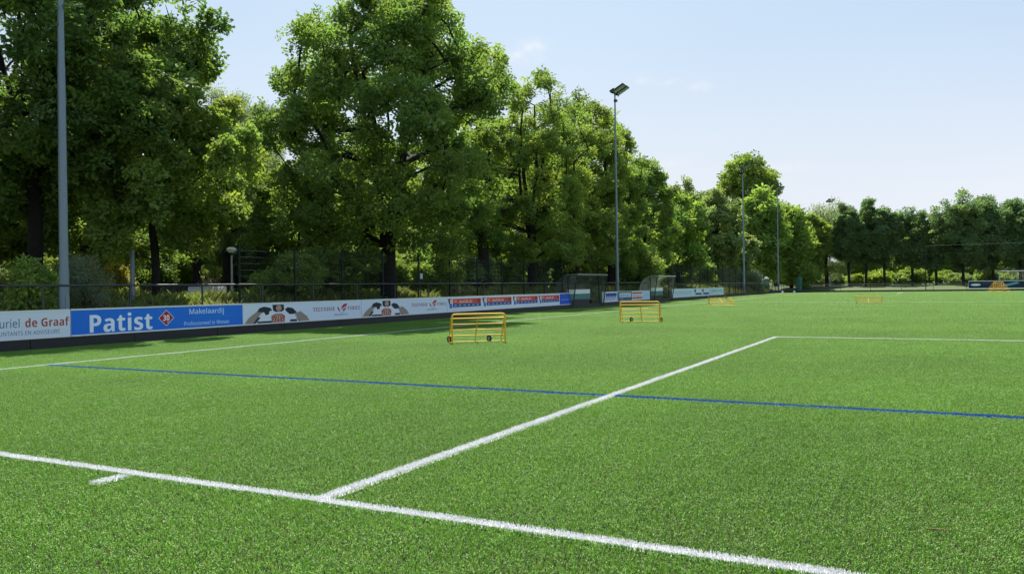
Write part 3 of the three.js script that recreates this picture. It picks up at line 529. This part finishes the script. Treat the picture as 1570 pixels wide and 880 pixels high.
// ---------------------------------------------------------------- trees, shrubs, weeds
const bark = std(lin(0.055, 0.047, 0.038), 0.95, 0, { map: noiseTex(256, (u, v) => { const k = 0.62 + 0.3 * torus(u, v, 26) + 0.25 * torus(u, v, 70); return [k, k * 0.97, k * 0.93]; }, true, [3, 0.8]), bumpMap: noiseTex(256, (u, v) => 0.5 + 0.5 * torus(u, v, 34), false, [4, 0.6]), bumpScale: 0.03 });
function leafSpray(seed, leaves, len, wid, spread) {      // a twig end: leaves fanned out in one loose plane
  const q = mulberry(seed), pos = [], idx = [];
  for (let k = 0; k < leaves; k++) {
    const th = k * 2.4 + q() * 0.8, rad = spread * Math.sqrt((k + 0.6) / leaves);
    const c = V(Math.cos(th) * rad, (q() - 0.5) * spread * 0.5 - rad * 0.22, Math.sin(th) * rad);
    const d = V(Math.cos(th + (q() - 0.5) * 1.5), (q() - 0.6) * 0.6, Math.sin(th + (q() - 0.5) * 1.5)).normalize();
    const up = V((q() - 0.5) * 0.75, 1, (q() - 0.5) * 0.75).normalize(), s = V(0, 0, 0).crossVectors(d, up).normalize(), n = V(0, 0, 0).crossVectors(s, d);
    const L = len * (0.75 + 0.5 * q()), w = wid * (0.75 + 0.5 * q()), o = pos.length / 3;
    const P = (a, b, cc) => { const p = c.clone().addScaledVector(d, a).addScaledVector(s, b).addScaledVector(n, cc); pos.push(p.x, p.y, p.z); };
    P(-L / 2, 0, 0); P(0.05 * L, -w / 2, w * 0.16); P(L / 2, 0, -L * 0.08); P(0.05 * L, w / 2, w * 0.16);
    idx.push(o, o + 1, o + 2, o, o + 2, o + 3);
  }
  const g = new THREE.BufferGeometry(); g.setAttribute('position', new THREE.Float32BufferAttribute(pos, 3)); g.setIndex(idx);
  const f = g.toNonIndexed(); f.computeVertexNormals(); return f;
}
const SPRAY = { oak: leafSpray(1, 12, 0.16, 0.095, 0.24), round: leafSpray(2, 12, 0.13, 0.10, 0.23), slim: leafSpray(3, 13, 0.13, 0.032, 0.27), big: leafSpray(4, 9, 0.22, 0.12, 0.32) };
const leafMat = new THREE.MeshPhysicalMaterial({ color: 0xffffff, roughness: 0.93, transmission: 0.55, thickness: 0, side: THREE.DoubleSide, clearcoat: 0.12, clearcoatRoughness: 0.35, specularIntensity: 0.5 });
// leaf colour (linear), hue spread, spray
const KIND = {
  oak: [[0.190, 0.292, 0.040], SPRAY.oak], oakdark: [[0.148, 0.244, 0.036], SPRAY.oak], light: [[0.245, 0.341, 0.044], SPRAY.round], green: [[0.234, 0.330, 0.044], SPRAY.oak],
  lime: [[0.245, 0.365, 0.050], SPRAY.big], olive: [[0.225, 0.305, 0.075], SPRAY.round], willow: [[0.251, 0.314, 0.104], SPRAY.slim], dark: [[0.155, 0.250, 0.072], SPRAY.oak], bluish: [[0.171, 0.226, 0.104], SPRAY.slim],
  silver: [[0.296, 0.352, 0.180], SPRAY.slim], golden: [[0.376, 0.363, 0.048], SPRAY.round],
};
const M4 = new THREE.Matrix4(), QT = new THREE.Quaternion(), EU = new THREE.Euler(), CO = new THREE.Color();
function tree(o) {
  // name, label, category, group, kind, x, z, top, rx, low, clumps, sprays, size, trunkR, clumpF, fork
  const q = mulberry(o.seed), gy = groundY(o.x, o.z) - 0.05, H = o.top - gy, low = o.low - gy, rx = o.rx, ry = (H - low) / 2, cy = low + ry, [lc, spray] = KIND[o.kind];
  const t = thing(o.name, o.label, o.category, [o.x, gy, o.z], 0, o.group);
  // clump centres fill an uneven egg
  const cl = [], sx = q() * 50;
  for (let k = 0; k < o.clumps; k++) {
    const z = q() * 2 - 1, a = q() * 6.283, s = Math.sqrt(1 - z * z), d = V(s * Math.cos(a), z, s * Math.sin(a));
    const un = 1 + (o.rough ?? 1) * 0.26 * n3(d.x * 1.4 + sx, d.y * 1.4, d.z * 1.4) + 0.12 * n3(d.x * 3.3, d.y * 3.3 + sx, d.z * 3.3);
    const egg = d.y > 0 ? 1 - (o.peak ?? 0.18) * d.y : 1 + 0.08 * d.y;
    const f = Math.min(1.03, ((o.hollow ?? 0.34) + (1 - (o.hollow ?? 0.34)) * Math.pow(q(), 0.42)) * un * 0.94);
    const rc = Math.max(0.22, rx * (o.clumpF ?? 0.115) * (0.55 + 0.9 * q()));
    cl.push({ p: V(d.x * rx * f * egg, Math.max(low * 0.75, cy + d.y * ry * f * (d.y > 0 ? 0.97 : 1)), d.z * rx * f * egg), rc });
  }
  for (let k = cl.length - 1; k >= 0; k--) if (!cl.some((c, i) => i !== k && c.p.distanceTo(cl[k].p) < 1.15 * (c.rc + cl[k].rc) + 0.1)) cl.splice(k, 1);   // no clump hangs alone
  // skeleton: trunk, then every clump hangs on the nearest wood below it
  const nodes = [], tr = o.trunkR, th = o.bare ?? low, L = o.leaders ?? 4, topT = L ? Math.min(th + 0.14 * (H - th), 0.45 * H) : Math.min(H * 0.8, cy + ry * 0.35), NT = 9, wx = q() * 6, wob = 0.03 * topT;
  for (let i = 0; i <= NT; i++) { const f = i / NT; nodes.push({ p: V(Math.sin(wx + f * 3) * wob * f, f * topT, Math.cos(wx * 1.7 + f * 2.6) * wob * f), par: i - 1, w: 0 }); }
  const first = NT * Math.min(0.8, th / topT * 0.8);
  for (let j = 0; j < L; j++) {                          // ascending leader limbs from the fork
    const a = j / L * 6.283 + q() * 0.9 + wx, out = rx * (0.16 + 0.24 * q()), hh = (j ? 0.62 + 0.22 * q() : 0.86) * H; let par = NT - (j % 2);
    const b = nodes[par].p.clone();
    for (let i = 1; i <= 6; i++) { const f = i / 6, w = out * Math.pow(f, 0.7) * (j ? 1 : 0.3); nodes.push({ p: V(b.x + Math.cos(a) * w + Math.sin(f * 5 + j) * 0.03 * rx, b.y + (hh - b.y) * f, b.z + Math.sin(a) * w + Math.cos(f * 4 + j * 2) * 0.03 * rx), par, w: i === 6 ? 1 : 0 }); par = nodes.length - 1; }
  }
  cl.sort((a, b) => a.p.distanceToSquared(V(0, cy, 0)) - b.p.distanceToSquared(V(0, cy, 0)));
  for (const c of cl) {
    let best = Math.ceil(first), bd = 1e9;
    nodes.forEach((n, i) => { if (i < first) return; const d = n.p.distanceTo(c.p) + Math.max(0, n.p.y - c.p.y + 0.25 * rx * 0.4) * 1.4; if (d < bd) { bd = d; best = i; } });
    const A = nodes[best].p, len = A.distanceTo(c.p); let par = best;
    const mid = A.clone().lerp(c.p, 0.5).add(V((q() - 0.5) * 0.16 * len, 0.10 * len * q(), (q() - 0.5) * 0.16 * len));
    for (const f of [0.35, 0.7, 1]) { const p = A.clone().multiplyScalar((1 - f) * (1 - f)).addScaledVector(mid, 2 * f * (1 - f)).addScaledVector(c.p, f * f); nodes.push({ p, par, w: f === 1 ? 1 : 0 }); par = nodes.length - 1; }
  }
  for (let i = nodes.length - 1; i > 0; i--) nodes[nodes[i].par].w += nodes[i].w;
  const W = nodes[0].w || 1, rad = n => Math.max(0.012 * (o.twig ?? 1), tr * Math.pow(n.w / W, 0.46));
  const kids = nodes.map(() => []); nodes.forEach((n, i) => { if (i) kids[n.par].push(i); });
  const wood = [], seg = o.seg ?? 6;
  const chain = (i0, i1) => { const pts = [nodes[i0].p], ra = [Math.min(rad(nodes[i0]), rad(nodes[i1]) * 1.25)]; let i = i1; for (;;) { pts.push(nodes[i].p); ra.push(rad(nodes[i])); const ks = kids[i].slice().sort((a, b) => nodes[b].w - nodes[a].w); for (const k of ks.slice(1)) chain(i, k); if (!ks.length) break; i = ks[0]; } ra[ra.length - 1] *= 0.4; if (i0 === 0) { pts.unshift(V(0, -0.1, 0)); ra[0] = tr * 1.08; ra.unshift(tr * 1.4); pts.splice(2, 0, nodes[0].p.clone().lerp(nodes[1].p, 0.3)); ra.splice(2, 0, tr); } wood.push(sweep(pts, ra, i0 === 0 ? seg + 4 : ra[0] > 0.06 ? seg : 4)); };
  chain(0, kids[0][0]);
  part('trunk', wood.map(g => g.toNonIndexed()), bark, t);
  // foliage
  const per = Math.round(o.sprays / cl.length), N = per * cl.length, im = new THREE.InstancedMesh(spray, leafMat, N); im.name = 'crown'; im.castShadow = im.receiveShadow = true; im.userData = { kind: 'stuff' };
  let i = 0;
  for (const c of cl) {
    const tone = 0.85 + 0.3 * q(), yel = (q() - 0.5) * 0.22;
    for (let k = 0; k < per; k++) {
      const z = q() * 2 - 1, a = q() * 6.283, s = Math.sqrt(1 - z * z), r = c.rc * Math.cbrt(q()) * (1 + 0.35 * (q() - 0.3));
      M4.compose(V(c.p.x + s * Math.cos(a) * r * 1.05, c.p.y + z * r * 0.98, c.p.z + s * Math.sin(a) * r * 1.05), QT.setFromEuler(EU.set((q() - 0.5) * 2.3, q() * 6.283, (q() - 0.5) * 2.3)), V(1, 1, 1).multiplyScalar(o.size * (0.75 + 0.5 * q())));
      im.setMatrixAt(i, M4); const v = tone * (0.8 + 0.4 * q()), y = yel + (q() - 0.5) * 0.16; im.setColorAt(i, CO.setRGB(lc[0] * v * (1 + y), lc[1] * v * (1 + y * 0.25), lc[2] * v * (1 - y))); i++;
    }
  }
  t.add(im); return t;
}
let seed = 100;
const T = (kind, x, z, top, rx, low, label, group, extra = {}) => {
  const D = Math.hypot(x - CAM.x, z - CAM.z), near = D < 45, size = extra.size ?? Math.max(1.05, D / 46), vol = rx * rx * Math.max(1.5, (top - low) / 2);
  return tree({ name: extra.name ?? 'broadleaf_tree', label, category: 'tree', group, kind, x, z, top, rx, low, seed: seed++, clumps: Math.round(Math.min(260, 70 + vol * 1.25)), sprays: Math.round(Math.min(17000, (near ? 1400 : 900) + vol * (near ? 30 : 29) / Math.pow(size, 1.6))), size, trunkR: Math.max(0.12, top * 0.021), seg: near ? 8 : 5, ...extra });
};
// first row behind the boards
T('oakdark', -10.4, -11.35, 14.6, 5.4, 3.4, 'dark tree with thick trunk left of the first mast, its crown shading the boards', undefined, { trunkR: 0.22, bare: 2.6, sprays: 9200, clumps: 230, hollow: 0.5, size: 1.15 });
T('oakdark', -11.5, -4.6, 12.4, 4.6, 3.2, 'dark dense tree at the end of the row behind the grey lettered board', undefined, { trunkR: 0.25 });
T('light', -8.7, -14.4, 9.6, 3.6, 2.4, 'slender light green tree with forked trunk behind the bright blue board', undefined, { trunkR: 0.13, bare: 1.9, sprays: 5600, clumps: 130, hollow: 0.4 });
T('oak', -6.9, -25.0, 14.8, 6.0, 2.4, 'largest oak with thick dark trunk behind the goalkeeper boards', undefined, { name: 'oak_tree', trunkR: 0.37, bare: 2.6, sprays: 9200, clumps: 290, hollow: 0.55, leaders: 6, size: 1.15, peak: 0.34, clumpF: 0.105 });
T('oak', -9.5, -37.9, 15.9, 3.0, 2.6, 'narrow oak beside the largest oak behind the red and blue boards', undefined, { name: 'oak_tree' });
T('green', -8.5, -42.5, 14.9, 4.4, 1.8, 'full leafy tree behind the first dugout', undefined, {});
T('green', -9.4, -51.8, 16.8, 4.7, 1.8, 'tall leafy tree just left of the twin lamp mast', undefined, {});
T('oak', -9.0, -58.2, 15.8, 3.2, 2.0, 'slim tree whose top stands behind the twin lamp mast', undefined, {});
T('oak', -9.5, -67.5, 13.9, 3.6, 2.0, 'dark green tree behind the second dugout', undefined, {});
T('lime', -8.5, -75.8, 10.9, 3.2, 1.8, 'low bright yellow green tree with big leaves beyond the second dugout', undefined, {});
T('olive', -10.5, -100, 13.8, 4.0, 1.5, 'olive green tree left of the far corner mast', undefined, {});
T('olive', -10, -106, 10.6, 3.4, 1.2, 'low olive tree behind the far corner mast', undefined, {});
T('green', -16.5, -150, 26.3, 5.8, 9, 'tall green tree rising above the others behind the far mast', undefined, { peak: 0.1 });
T('lime', -8.8, -120, 15.2, 4.5, 2.0, 'bright green tree right of the far corner mast', undefined, {});
T('lime', -5.1, -126, 13.9, 3.6, 1.6, 'bright green tree at the far corner beside the dark row', undefined, {});
T('green', -3.4, -133, 13.2, 3.4, 1.6, 'rounded green tree between the bright corner tree and the willow', undefined, {});
T('willow', -1.3, -138, 15.4, 3.9, 2.0, 'pale feathery willow at the start of the dark far row', undefined, { name: 'willow_tree' });
// far row with bare trunks
const ROW = 'dark broadleaf tree with bare trunk in the row beyond the far end', ROWG = 'row of dark trees beyond the far end';
for (const [x, z, top, rx, low] of [[2.5, -134, 14, 2.2, 4.6], [4.9, -134.4, 14.3, 2.1, 4.4], [7.6, -134, 13.6, 2.1, 4.5], [11.4, -136, 12.8, 2.9, 3.8], [14.7, -136, 12.4, 2.7, 3.9], [18.3, -134, 14.4, 3.7, 3.3], [22.2, -136, 14.2, 3.7, 3.2], [25.7, -136, 13.2, 3.4, 3.2], [29.4, -136, 13.3, 3.4, 3.2]]) T('dark', x, z, top, rx * 1.2, low - 0.9, ROW, ROWG, { size: 2.0, sprays: 2400, clumps: 95, clumpF: 0.2, trunkR: 0.2, bare: 3.6, rough: 0.6 });
// second row
const SEC = 'tree of the green background row behind the front trees', SECG = 'background trees behind the front row';
T('willow', -20, -28.2, 12.7, 3.0, 3.6, 'pale feathery tree in the gap left of the largest oak', undefined, { name: 'willow_tree', sprays: 5200, size: 1.3 });
T('bluish', -24, -34.2, 13.6, 2.9, 4.6, 'blue green feathery tree beside the pale feathery tree', undefined, { sprays: 5200, size: 1.3 });
T('oakdark', -17, -17.3, 8.6, 3.6, 2.4, 'dark tree in the background left of the slender light tree', undefined, {});
for (const [k, x, z, top, rx, low] of [['green', -17, -23.3, 8.6, 2.7, 3.2], ['green', -15, -28, 8.3, 3.0, 2.0], ['green', -19, -15, 8.4, 3.6, 2], ['green', -18, -35, 11, 3.7, 2.4], ['green', -17, -43.6, 12, 4.2, 2], ['green', -17, -54.2, 14.8, 4.8, 2], ['green', -18, -66.6, 15.5, 5, 2.2], ['green', -18, -78.5, 14, 5, 2.2], ['olive', -19, -92, 14.2, 5, 2.2], ['olive', -16, -105.8, 16.4, 3.9, 2.2], ['olive', -20.9, -135, 17.5, 5.8, 3], ['olive', -13.1, -160, 17.2, 6.4, 3]]) T(k, x, z, top, rx, low, SEC, SECG, { size: Math.max(1.2, Math.hypot(x - CAM.x, z - CAM.z) / 44) });
const DENSE = 'dense dark leafy tree closing the view far behind the boards', DENSEG = 'dense backdrop trees';
for (let k = 0; k < 17; k++) T(['green', 'oakdark', 'oak'][k % 3], -26 - rr(0, 7), 2 - k * 5.2, rr(6.2, 8.4), rr(3.2, 4.2), 0.7, DENSE, DENSEG, { size: 1.7, sprays: 3600, bare: 0.8 });
const BACK = 'rounded green tree seen between the trunks of the dark far row', BACKG = 'trees beyond the dark far row';
for (const [k, x, z, top, rx, low] of [['willow', -1.7, -165, 14.4, 4, 2], ['green', 4.1, -165, 12.2, 3.8, 1], ['green', 9, -168, 12.8, 4, 1], ['green', 13, -165, 11.8, 3.8, 1], ['green', 17.3, -168, 13, 4, 1], ['green', 21.4, -165, 12.6, 3.8, 1], ['green', 26.2, -168, 12.5, 4, 1], ['green', 30.7, -168, 12.3, 4, 1]]) T(k, x, z, top, rx, low, BACK, BACKG, { size: 1.9, sprays: 2800, clumps: 110 });

// shrubs
const S = (kind, x, z, top, rx, label, group, extra = {}) => { const D = Math.hypot(x - CAM.x, z - CAM.z), size = Math.max(0.8, D / 55); return tree({ name: extra.name ?? 'shrub', label, category: 'shrub', group, kind, x, z, top, rx, low: groundY(x, z) + 0.15, seed: seed++, clumps: Math.round(22 + rx * 16), sprays: Math.round((300 + 380 * rx * rx * Math.min(1.4, top / 2)) / Math.pow(size, 1.3)), size, trunkR: 0.05, seg: 4, bare: 0.1, leaders: 0, clumpF: 0.2, ...extra }); };
S('silver', -7.4, -10.9, 2.3, 0.75, 'silvery green bush just right of the first mast');
S('lime', -6.9, -9.2, 2.1, 0.55, 'yellow green bush left of the first mast', undefined, { size: 0.6 });
S('golden', -13, -15.9, 2.6, 1.0, 'golden leaved bush before the wooden fence');
S('lime', -7.2, -60, 4.9, 2.3, 'large bright green shrub between mast and second dugout', undefined, { size: 1.0 });
S('lime', -9.4, -31.6, 3.3, 1.7, 'sunny yellow green shrub right of the largest oak trunk', undefined, { size: 0.8 });
S('green', -7.4, -19.4, 2.6, 1.2, 'leafy shrub behind the mesh fence near the first goalkeeper board');
S('green', -8.4, -22.6, 3.2, 1.4, 'tall leafy shrub left of the largest oak trunk');
S('green', 6.4, -140, 2.6, 1.6, 'bright green low shrub under the dark far row');
S('lime', -2.6, -124, 4.2, 1.5, 'pale green shrub at the far corner by the bin');
S('silver', -6.8, -104, 3.0, 1.8, 'pale shrub behind the bar fence near the far corner');
const UG = 'dense undergrowth shrub in the shade behind the boards', UGG = 'undergrowth shrubs behind the boards';
for (let k = 0; k < 44; k++) { const z = -6 - k * 2.35 + rr(-0.8, 0.8), x = k < 12 ? rr(-15.5, -12) : rr(-13.5, -9.8); if (x > -12.2 && z > -26 && z < -20) continue; if (k > 3 && k < 9) continue; S(['green', 'oakdark', 'olive', 'green'][k % 4], x, z, rr(2.2, 4.2) + (k > 14 ? 0.9 : 0), rr(1.3, 2.1), UG, UGG); }
for (let k = 0; k < 12; k++) S(['green', 'olive', 'green'][k % 3], -4 + k * 3.2 + rr(-1, 1), -147 + rr(-3, 3), rr(2.2, 3.8), rr(1.6, 2.4), 'low shrub in the shade behind the far row trunks', 'far row shrubs', { size: 1.9 });
for (let k = 0; k < 20; k++) S(['green', 'oakdark', 'green'][k % 3], -22.5 - rr(0, 3), -4 - k * 2.9, rr(4.2, 5.6), rr(2.2, 2.8), 'big leafy hedge shrub beyond the wooden fence and background trees', 'hedge shrubs in the distance', { size: 1.15, sprays: 1700, clumps: 60, clumpF: 0.22 });
for (let k = 0; k < 15; k++) S(['green', 'olive', 'green'][k % 3], -14 + k * 3.6 + rr(-0.5, 0.5), -176 + rr(-2, 2), rr(5.2, 6.6), rr(2.6, 3.2), 'tall hedge shrub closing the view far beyond the dark row', 'far hedge shrubs', { size: 2.2, sprays: 1100, clumps: 60 });
{ // bare dead bushes
  const dead = std(lin(0.26, 0.21, 0.16), 0.9);
  for (const [x, z, label] of [[-8.5, -16.6, 'bare dry brush with pale twigs left of the street lamp'], [-7.2, -7.9, 'bare dry brush at the foot of the dark tree']]) {
    const b = thing('dry_bush', label, 'bush', [x, groundY(x, z), z]);
    for (let k = 0; k < 9; k++) { const a = rnd() * 6.283, l = rr(0.6, 1.25), s = rr(0.25, 0.6), tip = V(Math.cos(a) * s, l + 0.3, Math.sin(a) * s), m = V(tip.x * 0.3, l * 0.55, tip.z * 0.3), gs = [sweep([V(0, 0, 0), m, tip], [0.016, 0.011, 0.004], 5)]; for (let j = 0; j < 4; j++) { const p = m.clone().lerp(tip, rnd()); gs.push(bar(p, p.clone().add(V(rr(-0.25, 0.25), rr(0.08, 0.35), rr(-0.25, 0.25))), 0.006, 0.002, 4)); } part('twig', gs, dead, b); }
  }
}
{ // weeds on the bank and long grass
  const q = mulberry(9), pos = [], idx = [];
  for (let k = 0; k < 12; k++) { const a = q() * 6.283, l = 0.2 + 0.5 * q(), h = 0.6 + 0.5 * q(), x = (q() - 0.5) * 0.5, z = (q() - 0.5) * 0.5, f = q() * 6.283, w = 0.05, o = pos.length / 3, dx = Math.cos(f) * w, dz = Math.sin(f) * w; pos.push(x - dx, 0, z - dz, x + dx, 0, z + dz, x + Math.cos(a) * l * 0.4 + dx, h * 0.65, z + Math.sin(a) * l * 0.4 + dz, x + Math.cos(a) * l, h, z + Math.sin(a) * l); idx.push(o, o + 1, o + 2, o, o + 2, o + 3); }
  const g = new THREE.BufferGeometry(); g.setAttribute('position', new THREE.Float32BufferAttribute(pos, 3)); g.setIndex(idx); const w = g.toNonIndexed(); w.computeVertexNormals();
  const N = 26000, im = new THREE.InstancedMesh(w, leafMat, N); im.name = 'long_grass'; im.castShadow = im.receiveShadow = true;
  for (let i = 0; i < N; i++) {
    const z = 4 - 116 * Math.pow(q(), 1.4), x = -5.6 - 8 * Math.pow(q(), 1.1), hh = (0.26 + 0.36 * q()) * (0.7 + 0.5 * smooth(-0.4, 0.6, n2(x * 0.5, z * 0.4)));
    M4.compose(V(x, groundY(x, z) - 0.02, z), QT.setFromEuler(EU.set(0, q() * 6.283, 0)), V(hh * 1.1, hh, hh * 1.1)); im.setMatrixAt(i, M4);
    const v = 0.75 + 0.5 * q(), dry = q() < 0.2 ? 1 : 0; im.setColorAt(i, CO.setRGB((dry ? 0.30 : 0.19) * v, (dry ? 0.27 : 0.25) * v, (dry ? 0.10 : 0.045) * v));
  }
  im.userData = { kind: 'stuff', label: 'long sunlit grass and weeds on the bank behind the boards', category: 'grass' }; scene.add(im);
}
scene.traverse(o => { if (o.isMesh) o.castShadow = o.receiveShadow = true; });
renderer.render(scene, camera);
